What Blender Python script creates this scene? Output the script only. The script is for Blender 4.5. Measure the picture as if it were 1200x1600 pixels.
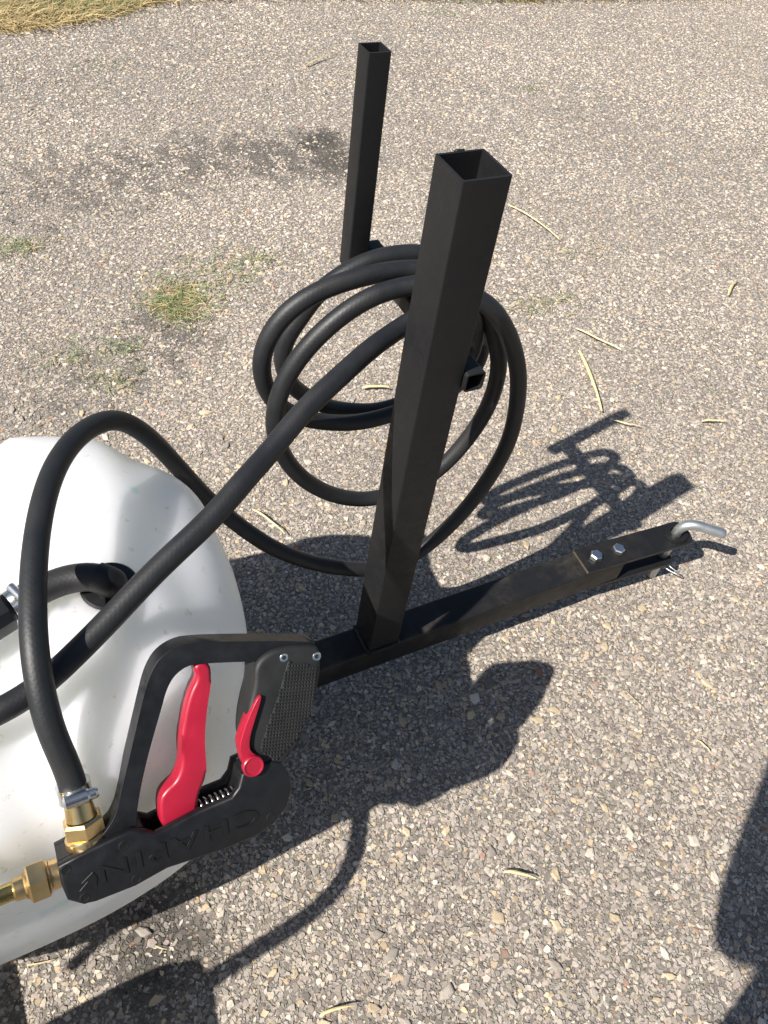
import bpy, bmesh, math, random
import numpy as np
from mathutils import Vector, Matrix

for o in list(bpy.data.objects): bpy.data.objects.remove(o)
sc = bpy.context.scene
COL = sc.collection
random.seed(7); RNG = np.random.default_rng(11)

# ---------------------------------------------------------------- camera
cam = bpy.data.cameras.new('camera'); camo = bpy.data.objects.new('camera', cam); COL.objects.link(camo)
CX = Vector((0.894950, -0.430410, 0.117522)); CD = Vector((-0.258380, -0.714714, -0.649942)); CF = Vector((0.363736, 0.551300, -0.750843))
CAM_LOC = Vector((-0.4152, -0.5860, 1.2461))
camo.matrix_world = Matrix(((CX.x, -CD.x, -CF.x, CAM_LOC.x), (CX.y, -CD.y, -CF.y, CAM_LOC.y), (CX.z, -CD.z, -CF.z, CAM_LOC.z), (0, 0, 0, 1)))
cam.sensor_fit = 'VERTICAL'; cam.sensor_height = 36.0; cam.sensor_width = 27.0
cam.lens = 1250 / 1600 * 36; cam.clip_start = 0.01; cam.clip_end = 400
sc.camera = camo

# ---------------------------------------------------------------- daylight
SUN_AZ, SUN_EL = math.radians(11.5), math.radians(46)       # heading in which the light travels, height of the sun
LIGHT = Vector((math.cos(SUN_AZ) * math.cos(SUN_EL), math.sin(SUN_AZ) * math.cos(SUN_EL), -math.sin(SUN_EL)))
w = bpy.data.worlds.new('World'); sc.world = w; w.use_nodes = True
nt = w.node_tree; nt.nodes.clear()
sky = nt.nodes.new('ShaderNodeTexSky'); sky.sky_type = 'NISHITA'; sky.sun_disc = False
sky.sun_elevation = SUN_EL; sky.sun_rotation = math.atan2(-LIGHT.x, -LIGHT.y)
bg = nt.nodes.new('ShaderNodeBackground'); bg.inputs[1].default_value = 0.06
wo = nt.nodes.new('ShaderNodeOutputWorld')
nt.links.new(sky.outputs[0], bg.inputs[0]); nt.links.new(bg.outputs[0], wo.inputs[0])
sl = bpy.data.lights.new('sun', 'SUN'); sl.energy = 4.9; sl.angle = math.radians(0.55); sl.color = (1.0, 0.955, 0.89)
so = bpy.data.objects.new('sun', sl); COL.objects.link(so); so.location = (-6, -1.5, 7)
so.rotation_euler = LIGHT.to_track_quat('-Z', 'Y').to_euler()
sc.view_settings.view_transform = 'Standard'; sc.view_settings.look = 'None'
sc.view_settings.exposure = 0.68; sc.view_settings.gamma = 1.0; sc.view_settings.use_curve_mapping = False

# ---------------------------------------------------------------- materials
class NB:
    def __init__(s, name):
        s.m = bpy.data.materials.new(name); s.m.use_nodes = True; s.t = s.m.node_tree; s.n = s.t.nodes
        s.b = s.n['Principled BSDF']
    def node(s, typ, **kw):
        x = s.n.new(typ)
        for k, v in kw.items(): setattr(x, k, v)
        return x
    def link(s, a, b): s.t.links.new(a, b)
    def coord(s, out='Object'): return s.node('ShaderNodeTexCoord').outputs[out]
    def noise(s, scale, detail=4, rough=0.55, vec=None, dist=0):
        x = s.node('ShaderNodeTexNoise'); x.inputs['Scale'].default_value = scale; x.inputs['Detail'].default_value = detail
        x.inputs['Roughness'].default_value = rough; x.inputs['Distortion'].default_value = dist
        s.link(vec if vec is not None else s.coord(), x.inputs['Vector']); return x
    def ramp(s, fac, stops, interp='LINEAR'):
        x = s.node('ShaderNodeValToRGB'); x.color_ramp.interpolation = interp; e = x.color_ramp.elements
        while len(e) < len(stops): e.new(0.5)
        for i, (p, c) in enumerate(stops): e[i].position = p; e[i].color = (*c, 1) if len(c) == 3 else c
        s.link(fac, x.inputs[0]); return x.outputs[0]
    def mix(s, fac, a, b, mode='MIX'):
        x = s.node('ShaderNodeMix', data_type='RGBA', blend_type=mode)
        for i, v in ((0, fac), (6, a), (7, b)):
            if hasattr(v, 'node'): s.link(v, x.inputs[i])
            else: x.inputs[i].default_value = v if i == 0 else (*v, 1)
        return x.outputs[2]
    def bump(s, h, strength=0.3, dist=0.001, prev=None):
        x = s.node('ShaderNodeBump'); x.inputs['Strength'].default_value = strength; x.inputs['Distance'].default_value = dist
        s.link(h, x.inputs['Height'])
        if prev is not None: s.link(prev, x.inputs['Normal'])
        return x.outputs[0]
    def set(s, **kw):
        for k, v in kw.items():
            i = s.b.inputs[k.replace('_', ' ')]
            if hasattr(v, 'node'): s.link(v, i)
            else: i.default_value = (*v, 1) if isinstance(v, tuple) and len(v) == 3 and i.type == 'RGBA' else v
        return s

def G3(v): return (v, v, v)

def powder_black(name, dust=0.25, base=0.014, rough=0.5):
    k = NB(name); vec = k.coord()
    n1 = k.noise(9, 5, .6, vec); n2 = k.noise(420, 2, .5, vec); n3 = k.noise(60, 4, .7, vec)
    f = k.ramp(n1.outputs[0], [(.45, G3(0)), (.75, G3(1))])
    f2 = k.ramp(n3.outputs[0], [(.40, G3(.25)), (.7, G3(1))])
    mul = k.node('ShaderNodeMath', operation='MULTIPLY'); k.link(f, mul.inputs[0]); k.link(f2, mul.inputs[1])
    m2 = k.node('ShaderNodeMath', operation='MULTIPLY'); k.link(mul.outputs[0], m2.inputs[0]); m2.inputs[1].default_value = dust
    c = k.mix(m2.outputs[0], (base, base, base * 1.08), (.13, .105, .075))
    sp = k.noise(800, 1, .5, vec); spk = k.ramp(sp.outputs[0], [(.72, G3(0)), (.76, G3(1))])
    s2 = k.node('ShaderNodeMath', operation='MULTIPLY'); k.link(spk, s2.inputs[0]); s2.inputs[1].default_value = .35
    c = k.mix(s2.outputs[0], c, (.10, .095, .08))
    r = k.ramp(n3.outputs[0], [(.3, G3(rough - .06)), (.7, G3(rough + .14))])
    k.set(Base_Color=c, Roughness=r, Normal=k.bump(n2.outputs[0], .12, .0006)); k.b.inputs['Specular IOR Level'].default_value = .32
    return k.m

def simple(name, col, rough=.5, metal=0.0, bscale=200, bstr=.1, var=.12, dist=.0006):
    k = NB(name); vec = k.coord(); n = k.noise(bscale, 3, .6, vec); n2 = k.noise(bscale * .12, 4, .6, vec)
    lo = tuple(max(0, c * (1 - var)) for c in col); hi = tuple(min(1, c * (1 + var)) for c in col)
    k.set(Base_Color=k.ramp(n2.outputs[0], [(.3, lo), (.7, hi)]), Metallic=metal,
          Roughness=k.ramp(n2.outputs[0], [(.25, G3(max(.03, rough - .08))), (.75, G3(min(1, rough + .1)))]),
          Normal=k.bump(n.outputs[0], bstr, dist))
    return k.m

M = {}
M['frame'] = powder_black('black_powder_coat', .05, .0115, .5)
M['beam'] = powder_black('dusty_black_powder_coat', .55, .010)
M['plate'] = powder_black('worn_black_plate', .25, .010, .42)
M['gun_black'] = simple('black_moulded_nylon', (.0062, .0065, .0080), .44, 0, 500, .18, .25)
M['gun_dark'] = simple('dark_recess_nylon', (.004, .004, .0045), .5, 0, 400, .1, .2)
M['rubber'] = simple('grip_rubber', (.012, .0125, .0125), .62, 0, 500, .2, .2)
M['red'] = simple('red_moulded_nylon', (.345, .010, .031), .36, 0, 300, .06, .06)
M['brass'] = simple('brass', (.76, .55, .27), .30, 1.0, 160, .1, .14)
M['wand'] = simple('yellow_zinc_brass', (.72, .54, .20), .22, 1.0, 160, .1, .2)
M['zinc'] = simple('zinc_plated_steel', (.62, .63, .63), .34, 1.0, 180, .15, .12)
M['steel'] = simple('bright_steel', (.66, .66, .65), .25, 1.0, 180, .1, .1)
M['pin'] = simple('galvanised_pin', (.50, .52, .51), .40, .9, 120, .2, .15)
M['tyre'] = simple('tyre_rubber', (.025, .025, .025), .75, 0, 90, .3, .2)
M['rim'] = simple('white_rim', (.7, .7, .68), .4, 0, 60, .1, .05)
M['weld'] = simple('dull_weld', (.05, .042, .028), .55, .2, 300, .5, .3)

def hose_mat(name, dusty=.3):
    k = NB(name); uv = k.coord('UV')
    mp = k.node('ShaderNodeMapping'); k.link(uv, mp.inputs[0]); mp.inputs['Scale'].default_value = (1, 1, 1)
    wv = k.node('ShaderNodeTexWave', wave_type='BANDS', bands_direction='DIAGONAL'); wv.inputs['Scale'].default_value = 105; wv.inputs['Distortion'].default_value = .6
    wv.inputs['Detail'].default_value = 1; k.link(mp.outputs[0], wv.inputs[0])
    mp2 = k.node('ShaderNodeMapping'); k.link(uv, mp2.inputs[0]); mp2.inputs['Scale'].default_value = (-1, 1, 1)
    wv2 = k.node('ShaderNodeTexWave', wave_type='BANDS', bands_direction='DIAGONAL'); wv2.inputs['Scale'].default_value = 105; wv2.inputs['Distortion'].default_value = .6
    k.link(mp2.outputs[0], wv2.inputs[0])
    mx = k.node('ShaderNodeMath', operation='MAXIMUM'); k.link(wv.outputs['Fac'], mx.inputs[0]); k.link(wv2.outputs['Fac'], mx.inputs[1])
    vec = k.coord(); n = k.noise(14, 5, .65, vec); n2 = k.noise(350, 3, .6, vec)
    f = k.ramp(n.outputs[0], [(.42, G3(0)), (.8, G3(dusty))])
    c = k.mix(f, (.0115, .0122, .0140), (.060, .056, .050))
    k.set(Base_Color=c, Roughness=k.ramp(n.outputs[0], [(.3, G3(.44)), (.7, G3(.62))]),
          Normal=k.bump(n2.outputs[0], .15, .0005, k.bump(mx.outputs[0], .16, .0004)))
    return k.m
M['hose'] = hose_mat('black_braided_rubber', .22)
M['hose2'] = hose_mat('scuffed_black_rubber', .6)

# white translucent polyethylene
k = NB('white_polyethylene'); vec = k.coord()
n = k.noise(5, 4, .6, vec); n2 = k.noise(70, 3, .7, vec); n3 = k.noise(2.2, 3, .5, vec); n4 = k.noise(23, 2, .5, vec)
c = k.ramp(n.outputs[0], [(.3, (.93, .94, .90)), (.7, (.965, .965, .94))])
dirt = k.ramp(n2.outputs[0], [(.63, G3(0)), (.74, G3(.45))])
c = k.mix(dirt, c, (.45, .42, .33))
blue = k.ramp(n4.outputs[0], [(.665, G3(0)), (.75, G3(.40))])
c = k.mix(blue, c, (.45, .74, .76))
k.set(Base_Color=c, Roughness=.36, Subsurface_Weight=1.0, Subsurface_Scale=.085, Normal=k.bump(n3.outputs[0], .25, .02, k.bump(n2.outputs[0], .04, .001)))
k.b.inputs['Subsurface Radius'].default_value = (1.0, 1.0, .85)
tr = k.node('ShaderNodeBsdfTranslucent'); k.link(c, tr.inputs[0]); ms = k.node('ShaderNodeMixShader'); ms.inputs[0].default_value = .24
k.link(k.b.outputs[0], ms.inputs[1]); k.link(tr.outputs[0], ms.inputs[2]); k.link(ms.outputs[0], k.n['Material Output'].inputs[0])
M['tank'] = k.m

# chip seal ground (dark binder, dust, small chips between the stones)
STAINS_SHADE = [(.70, 1.90, .10, 1), (.695, 1.75, .13, .9), (.25, 1.86, .16, .5), (.48, 1.84, .16, .6), (-.08, 1.02, .12, .4), (-.12, 1.78, .20, .32), (.06, 1.82, .18, .4), (-.3, .9, .12, .22), (-.44, -.27, .08, .9)]  # last entry: damp patch that also paints the tank's shadow edge further out
STW = [(float(np.cos(a) * k), float(np.sin(a) * k), float(f)) for a, k, f in zip(RNG.uniform(0, 6.28, 14), RNG.uniform(18, 95, 14), RNG.uniform(0, 6.28, 14))]
def stain_shade_np(x, y):
    s = np.zeros_like(x)
    for (a, b, r, g) in STAINS_SHADE: s = np.maximum(s, g * np.clip(1.4 - np.hypot(x - a, y - b) / r, 0, 1))
    q = np.zeros_like(s)
    for i in range(14): kx, ky, f = STW[i]; q = q + np.sin(kx * x + ky * y + f)
    return np.clip(np.where(s > .02, s * 1.0 + q / 9.0, 0), 0, 1)
def chip_ground():
    k = NB('chip_seal_binder'); vec = k.coord()
    v1 = k.node('ShaderNodeTexVoronoi'); v1.inputs['Scale'].default_value = 150; k.link(vec, v1.inputs['Vector'])
    v2 = k.node('ShaderNodeTexVoronoi', feature='DISTANCE_TO_EDGE'); v2.inputs['Scale'].default_value = 150; k.link(vec, v2.inputs['Vector'])
    sepc = k.node('ShaderNodeSeparateColor'); k.link(v1.outputs['Color'], sepc.inputs[0])
    chip = k.ramp(sepc.outputs[0], [(0, (.18, .162, .145)), (.2, (.32, .29, .255)), (.45, (.42, .385, .34)), (.7, (.50, .46, .41)), (.86, (.54, .46, .35)), (1, (.68, .65, .59))], 'CONSTANT')
    edge = k.ramp(v2.outputs['Distance'], [(.04, G3(0)), (.16, G3(1))])
    binder = k.mix(k.noise(40, 4, .6, vec).outputs[0], (.17, .150, .126), (.29, .258, .218))
    sparse = k.ramp(sepc.outputs[1], [(.18, G3(0)), (.22, G3(1))])
    me = k.node('ShaderNodeMath', operation='MULTIPLY'); k.link(edge, me.inputs[0]); k.link(sparse, me.inputs[1])
    c = k.mix(me.outputs[0], binder, chip)
    big = k.noise(2.3, 5, .65, vec)
    c = k.mix(k.ramp(big.outputs[0], [(.35, G3(.18)), (.62, G3(0))]), c, (.10, .09, .08))
    wob = k.node('ShaderNodeVectorMath', operation='MULTIPLY_ADD'); k.link(k.noise(9, 4, .7, vec).outputs['Color'], wob.inputs[0]); wob.inputs[1].default_value = (.22, .22, 0); k.link(vec, wob.inputs[2])
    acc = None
    for (sx, sy, sr, sg) in STAINS_SHADE:
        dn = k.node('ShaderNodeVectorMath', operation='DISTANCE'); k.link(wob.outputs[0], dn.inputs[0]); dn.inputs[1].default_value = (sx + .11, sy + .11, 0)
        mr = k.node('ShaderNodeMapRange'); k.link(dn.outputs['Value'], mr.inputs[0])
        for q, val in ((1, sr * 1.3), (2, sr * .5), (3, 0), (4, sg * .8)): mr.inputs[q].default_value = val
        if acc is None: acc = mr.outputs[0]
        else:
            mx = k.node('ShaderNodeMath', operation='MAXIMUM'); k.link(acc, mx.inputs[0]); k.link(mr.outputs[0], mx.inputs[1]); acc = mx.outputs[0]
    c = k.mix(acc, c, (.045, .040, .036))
    h = k.node('ShaderNodeMath', operation='ADD'); k.link(me.outputs[0], h.inputs[0]); k.link(k.noise(500, 3, .6, vec).outputs[0], h.inputs[1])
    k.set(Base_Color=c, Roughness=.85, Normal=k.bump(h.outputs[0], .8, .003))
    k.b.inputs['Specular IOR Level'].default_value = .3
    return k.m
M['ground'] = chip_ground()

def stone_mat(name, col=None):
    k = NB(name); vec = k.coord()
    n = k.noise(260, 4, .65, vec); n2 = k.noise(900, 2, .5, vec)
    if col is None:
        a = k.node('ShaderNodeAttribute', attribute_name='stone_colour'); base = a.outputs['Color']
    else:
        oi = k.node('ShaderNodeObjectInfo'); base = k.ramp(oi.outputs['Random'], [(0, tuple(v * .78 for v in col)), (1, tuple(min(1, v * 1.2) for v in col))])
    c = k.mix(k.ramp(n.outputs[0], [(.3, G3(.42)), (.6, G3(0))]), base, (.15, .13, .11))
    k.set(Base_Color=c, Roughness=.72, Normal=k.bump(n2.outputs[0], .35, .001, k.bump(n.outputs[0], .35, .0015)))
    k.b.inputs['Specular IOR Level'].default_value = .4
    return k.m
M['stones'] = stone_mat('crushed_stone_chips')
M['stone_grey'] = stone_mat('grey_stone', (.37, .325, .275)); M['stone_tan'] = stone_mat('tan_stone', (.55, .44, .29))
M['stone_white'] = stone_mat('pale_stone', (.64, .575, .47)); M['stone_red'] = stone_mat('rusty_stone', (.40, .15, .085)); M['stone_dark'] = stone_mat('dark_stone', (.20, .175, .15))

def blade_mat(name):
    k = NB(name); a = k.node('ShaderNodeAttribute', attribute_name='blade_colour')
    k.set(Base_Color=a.outputs['Color'], Roughness=.6)
    tr = k.node('ShaderNodeBsdfTranslucent'); k.link(a.outputs['Color'], tr.inputs[0])
    ms = k.node('ShaderNodeMixShader'); ms.inputs[0].default_value = .3
    k.link(k.b.outputs[0], ms.inputs[1]); k.link(tr.outputs[0], ms.inputs[2]); k.link(ms.outputs[0], k.n['Material Output'].inputs[0])
    return k.m
M['blades'] = blade_mat('dry_and_green_blades')
M['straw'] = simple('dry_straw', (.66, .55, .27), .55, 0, 900, .3, .22)
k = NB('lawn_soil'); vec = k.coord(); n = k.noise(3, 6, .7, vec); n2 = k.noise(60, 4, .7, vec)
c = k.mix(k.ramp(n.outputs[0], [(.4, G3(0)), (.6, G3(1))]), (.26, .19, .085), (.10, .12, .04))
k.set(Base_Color=k.mix(n2.outputs[0], c, (.30, .23, .11)), Roughness=.9, Normal=k.bump(n2.outputs[0], .8, .02)); M['lawn'] = k.m

# ---------------------------------------------------------------- object helpers
def tag(o, label=None, cat=None, group=None, kind=None):
    for kk, v in (('label', label), ('category', cat), ('group', group), ('kind', kind)):
        if v: o[kk] = v
    return o
def empty(name, loc, label, cat, group=None):
    o = bpy.data.objects.new(name, None); o.location = loc; o.empty_display_size = .05; COL.objects.link(o)
    return tag(o, label, cat, group)
def link(name, me, mat, parent=None, smooth=None):
    o = bpy.data.objects.new(name, me); COL.objects.link(o)
    if mat is not None: me.materials.append(mat)
    if smooth is not None:
        me.polygons.foreach_set('use_smooth', [True] * len(me.polygons))
        if smooth < 180: me.set_sharp_from_angle(angle=math.radians(smooth))
    if parent is not None:
        o.parent = parent
        top = parent
        loc = Vector(top.location)
        while top.parent: top = top.parent; loc = loc + top.location
        o.matrix_parent_inverse = PINV.get(parent.name, Matrix.Translation(-loc) if parent.type == 'EMPTY' else Matrix())
    return o
PINV = {}
def pydata(name, v, f):
    me = bpy.data.meshes.new(name); me.from_pydata([tuple(p) for p in v], [], f); me.update(); return me
def from_bm(name, bm):
    bmesh.ops.recalc_face_normals(bm, faces=bm.faces[:]); me = bpy.data.meshes.new(name); bm.to_mesh(me); bm.free(); return me

def catmull(P, step):
    P = [Vector(p) for p in P]; out = []
    for i in range(len(P) - 1):
        p0 = P[max(i - 1, 0)]; p1 = P[i]; p2 = P[i + 1]; p3 = P[min(i + 2, len(P) - 1)]
        n = max(2, int((p2 - p1).length / step))
        for j in range(n):
            t = j / n; t2 = t * t; t3 = t2 * t
            out.append(.5 * ((2 * p1) + (p2 - p0) * t + (2 * p0 - 5 * p1 + 4 * p2 - p3) * t2 + (3 * p1 - p0 - 3 * p2 + p3) * t3))
    out.append(P[-1]); return out
def smooth_path(pts, n=3):
    pts = [Vector(p) for p in pts]
    for _ in range(n): pts = [pts[0]] + [(pts[i - 1] + pts[i] * 2 + pts[i + 1]) / 4 for i in range(1, len(pts) - 1)] + [pts[-1]]
    return pts
def tube(name, pts, r, seg=16, cap=True):
    """round tube along a dense point list, parallel-transport frame, with UVs (around, along)"""
    n = len(pts); T = [(pts[min(i + 1, n - 1)] - pts[max(i - 1, 0)]).normalized() for i in range(n)]
    u = T[0].orthogonal().normalized(); V = []; L = 0; Ls = []
    for i in range(n):
        u = (u - T[i] * u.dot(T[i])).normalized(); b = T[i].cross(u)
        if i: L += (pts[i] - pts[i - 1]).length
        Ls.append(L); rr = r(i / (n - 1)) if callable(r) else r
        for j in range(seg):
            a = 2 * math.pi * j / seg; V.append(pts[i] + (u * math.cos(a) + b * math.sin(a)) * rr)
    F = []; UV = []
    rm = r(.5) if callable(r) else r
    for i in range(n - 1):
        for j in range(seg):
            j2 = (j + 1) % seg; F.append((i * seg + j, i * seg + j2, (i + 1) * seg + j2, (i + 1) * seg + j))
            c = 2 * math.pi * rm / seg
            UV += [(j * c, Ls[i]), ((j + 1) * c, Ls[i]), ((j + 1) * c, Ls[i + 1]), (j * c, Ls[i + 1])]
    if cap:
        F.append(tuple(range(seg - 1, -1, -1))); F.append(tuple((n - 1) * seg + j for j in range(seg))); UV += [(0, 0)] * (2 * seg)
    me = pydata(name, V, F); l = me.uv_layers.new(name='uv'); l.data.foreach_set('uv', [x for q in UV for x in q]); return me
def lathe(name, prof, origin, axis, seg=32, ref=None):
    """prof = [(distance along axis, radius)]"""
    a = Vector(axis).normalized(); u = (Vector(ref) if ref else a.orthogonal()); u = (u - a * u.dot(a)).normalized(); b = a.cross(u); o = Vector(origin); V = []; F = []
    for (d, r) in prof:
        for j in range(seg):
            t = 2 * math.pi * j / seg; V.append(o + a * d + (u * math.cos(t) + b * math.sin(t)) * r)
    for i in range(len(prof) - 1):
        for j in range(seg): F.append((i * seg + j, i * seg + (j + 1) % seg, (i + 1) * seg + (j + 1) % seg, (i + 1) * seg + j))
    F.append(tuple(range(seg - 1, -1, -1))); F.append(tuple((len(prof) - 1) * seg + j for j in range(seg)))
    return pydata(name, V, F)
def rrect(hw, hh, r, n=4):
    out = []
    for (sx, sy, a0) in ((1, 1, 0), (-1, 1, 90), (-1, -1, 180), (1, -1, 270)):
        for i in range(n + 1):
            a = math.radians(a0 + 90 * i / n); out.append((sx * (hw - r) + r * math.cos(a), sy * (hh - r) + r * math.sin(a)))
    return out
def square_tube(name, A, B, hw, hh, u, v, wall=.003, r=.004, cut=None):
    """hollow rectangular steel tube from A to B, with open ends"""
    A, B, u, v = map(Vector, (A, B, u, v)); o = rrect(hw, hh, r); i_ = rrect(hw - wall, hh - wall, max(r - wall, .0012)); n = len(o); V = []
    for P in (A, B):
        for L in (o, i_):
            for (x, y) in L: V.append(P + u * x + v * y)
    F = []
    for j in range(n):
        k = (j + 1) % n
        F += [(j, k, 2 * n + k, 2 * n + j), (n + k, n + j, 3 * n + j, 3 * n + k), (k, j, n + j, n + k), (2 * n + j, 2 * n + k, 3 * n + k, 3 * n + j)]
    bm = bmesh.new(); bm.from_mesh(pydata(name, V, F))
    return from_bm(name, bm)
def chaikin(P, n=1):
    for _ in range(n):
        Q = []
        for i in range(len(P)):
            a, b = P[i], P[(i + 1) % len(P)]
            Q += [(a[0] * .75 + b[0] * .25, a[1] * .75 + b[1] * .25), (a[0] * .25 + b[0] * .75, a[1] * .25 + b[1] * .75)]
        P = Q
    return P
def prism_bm(bm, poly, z0, z1, bevel=.002, seg=3):
    vs = [bm.verts.new((x, y, z0)) for x, y in poly]; f = bm.faces.new(vs)
    ex = bmesh.ops.extrude_face_region(bm, geom=[f]); nv = [g for g in ex['geom'] if isinstance(g, bmesh.types.BMVert)]
    for q in nv: q.co.z = z1
    if bevel:
        nf = [g for g in ex['geom'] if isinstance(g, bmesh.types.BMFace)][0]
        ed = list({e for e in list(nf.edges) + list(f.edges) if e.is_valid}) if f.is_valid else list(nf.edges)
        bmesh.ops.bevel(bm, geom=ed, offset=bevel, segments=seg, affect='EDGES', profile=.5, clamp_overlap=True)
def prism(name, poly, z0, z1, bevel=.002, seg=3):
    bm = bmesh.new(); prism_bm(bm, poly, z0, z1, bevel, seg); return from_bm(name, bm)
def box_bm(bm, c, h, bevel=0):
    r = bmesh.ops.create_cube(bm, size=2); 
    for q in r['verts']: q.co = Vector((q.co.x * h[0] + c[0], q.co.y * h[1] + c[1], q.co.z * h[2] + c[2]))
    if bevel: bmesh.ops.bevel(bm, geom=list({e for q in r['verts'] for e in q.link_edges}), offset=bevel, segments=2, affect='EDGES', profile=.5)

GZ = .127      # height of the tow bar's top face above the ground
# ================================================================ SETTING
me = pydata('ground', [(-40, -40, 0), (40, -40, 0), (40, 40, 0), (-40, 40, 0)], [(0, 1, 2, 3)])
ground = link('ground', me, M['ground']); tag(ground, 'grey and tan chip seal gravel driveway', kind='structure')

def verge(x):   # y of the edge between the chip seal and the mown verge
    return np.interp(x, [-3, -.6, -.15, .0, .16, .30, .49, .66, .9, 1.6, 2.3, 3.9, 8], [3.0, 2.93, 2.95, 2.955, 2.99, 3.07, 3.17, 3.215, 3.23, 3.17, 3.085, 3.05, 3.05])
xs = np.linspace(-14, 16, 400); V = []; F = []
prof = [(.0, -.004), (.02, .006), (.07, .014), (.5, .018), (3, .03), (20, .05)]
for i, x in enumerate(xs):
    y0 = float(verge(x)) + .02 * math.sin(x * 13) + .012 * math.sin(x * 31 + 1)
    for (d, z) in prof: V.append((x, y0 + d, z))
for i in range(len(xs) - 1):
    for j in range(len(prof) - 1): a = i * len(prof) + j; F.append((a, a + len(prof), a + len(prof) + 1, a + 1))
lawn = link('lawn', pydata('lawn', V, F), M['lawn'], smooth=180); tag(lawn, 'dry mown grass verge along the driveway', kind='structure')

# ---- stones of the chip seal
def palette(n):
    pal = np.array([(.34, .315, .295), (.27, .25, .235), (.42, .39, .36), (.50, .47, .43), (.55, .46, .33), (.62, .58, .51), (.50, .40, .26), (.17, .155, .148), (.33, .20, .14), (.40, .36, .345), (.38, .13, .08)])
    pr = np.array([.19, .16, .17, .12, .080, .075, .040, .08, .010, .08, .0012]); pr = pr / pr.sum()
    c = pal[RNG.choice(len(pal), n, p=pr)]; c = (c * .82 + .18 * c.mean(0)) * RNG.uniform(.72, 1.26, (n, 1)) * RNG.uniform(.97, 1.03, (n, 3)) * np.array([1.23, 1.14, 1.04]); return np.clip(c, .03, .85)
def in_view(x, y, m):
    """inside the ground area around the subject, grown by m"""
    d = np.stack([x - CAM_LOC.x, y - CAM_LOC.y, np.full_like(x, -CAM_LOC.z)], -1)
    a = d @ np.array(CX); b = d @ np.array(CD); f = d @ np.array(CF)
    return (f > .1) & (np.abs(a) < f * (.48 + m)) & (np.abs(b) < f * (.64 + m))
def scatter(spacing, r0, r1, m):
    gx = np.arange(-2.2, 5.8, spacing); gy = np.arange(-1.6, 3.35, spacing)
    X, Y = np.meshgrid(gx, gy); X = X.ravel() + RNG.uniform(-.5, .5, X.size) * spacing; Y = Y.ravel() + RNG.uniform(-.5, .5, Y.size) * spacing
    R = np.hypot(X - CAM_LOC.x, Y - CAM_LOC.y); k = (R >= r0) & (R < r1) & in_view(X, Y, m) & (Y < verge(X) + .03)
    return X[k], Y[k]
def stone_mesh(name, X, Y, rad, hgt, K):
    n = len(X); ang = (np.arange(K) / K * 2 * np.pi)[None, :] + RNG.uniform(-.28, .28, (n, K)) + RNG.uniform(0, 6.28, (n, 1))
    rr = rad[:, None] * RNG.uniform(.55, 1.35, (n, K)); el = RNG.uniform(.38, 1.0, (n, 1)); th = RNG.uniform(0, np.pi, (n, 1))
    def ring(scale, ox=0, oy=0):
        px = rr * np.cos(ang) * scale; py = rr * np.sin(ang) * scale * el
        return X[:, None] + px * np.cos(th) - py * np.sin(th) + ox, Y[:, None] + px * np.sin(th) + py * np.cos(th) + oy
    bx, by = ring(1.0); ox = RNG.uniform(-.12, .12, (n, 1)) * rad[:, None]; oy = RNG.uniform(-.12, .12, (n, 1)) * rad[:, None]
    tx, ty = ring(RNG.uniform(.55, .92, (n, 1)), ox, oy)
    ta = RNG.normal(0, .13, (n, 1)); tb = RNG.normal(0, .13, (n, 1))
    tz = hgt[:, None] * RNG.uniform(.85, 1.15, (n, K)) + (tx - X[:, None]) * ta + (ty - Y[:, None]) * tb
    bz = np.full_like(bx, -.0015); tz = np.maximum(tz, .0006)
    V = np.concatenate([np.stack([bx, by, bz], -1), np.stack([tx, ty, tz], -1)], 1).reshape(-1, 3)
    base = (np.arange(n) * 2 * K)[:, None]
    j = np.arange(K); j2 = (j + 1) % K
    q = np.stack([j, j2, K + j2, K + j], -1).reshape(1, -1) + base           # n x 4K
    t = (K + j)[None, :] + base                                               # n x K
    loops = np.concatenate([q, t], 1).astype(np.int32).ravel()
    tot = np.tile(np.r_[np.full(K, 4), K], n).astype(np.int32); start = np.r_[0, np.cumsum(tot)[:-1]].astype(np.int32)
    me = bpy.data.meshes.new(name); me.vertices.add(len(V)); me.vertices.foreach_set('co', V.astype(np.float32).ravel())
    me.loops.add(len(loops)); me.loops.foreach_set('vertex_index', loops); me.polygons.add(len(tot)); me.polygons.foreach_set('loop_start', start); me.polygons.foreach_set('loop_total', tot)
    me.polygons.foreach_set('use_smooth', np.zeros(len(tot), bool)); me.update(calc_edges=True); me.validate()
    col = palette(n); dark = (stain_shade_np(X, Y) > RNG.uniform(.1, 1.1, n))[:, None]; col = col * (1 - .66 * dark)
    pt = sum(np.sin(kx * .11 * X + ky * .11 * Y + f * 2) for kx, ky, f in STW) / 5.3      # worn and dusty patches; also darker towards the near side
    col = col * (1 + .10 * np.clip(pt, -1.3, 1.3) - .16 * np.clip(1 - (Y + .6) / 2.2, 0, 1))[:, None]
    c4 = np.repeat(np.c_[col, np.ones(n)], 2 * K, 0).astype(np.float32)
    a = me.attributes.new('stone_colour', 'FLOAT_COLOR', 'POINT'); a.data.foreach_set('color', c4.ravel()); return me
def stones(name, label, spacing, r0, r1, rmin, rmax, K, m, keep=1.0, hf=.30):
    X, Y = scatter(spacing, r0, r1, m)
    kp = RNG.uniform(0, 1, len(X)) < keep * (1 - .55 * stain_shade_np(X, Y)); X, Y = X[kp], Y[kp]
    rad = rmin + (rmax - rmin) * RNG.beta(1.5, 3.2, len(X)); h = rad * RNG.uniform(.06, hf, len(X))
    o = link(name, stone_mesh(name, X, Y, rad, h, K), M['stones'], ground); tag(o, label, kind='stuff'); return o
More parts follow.
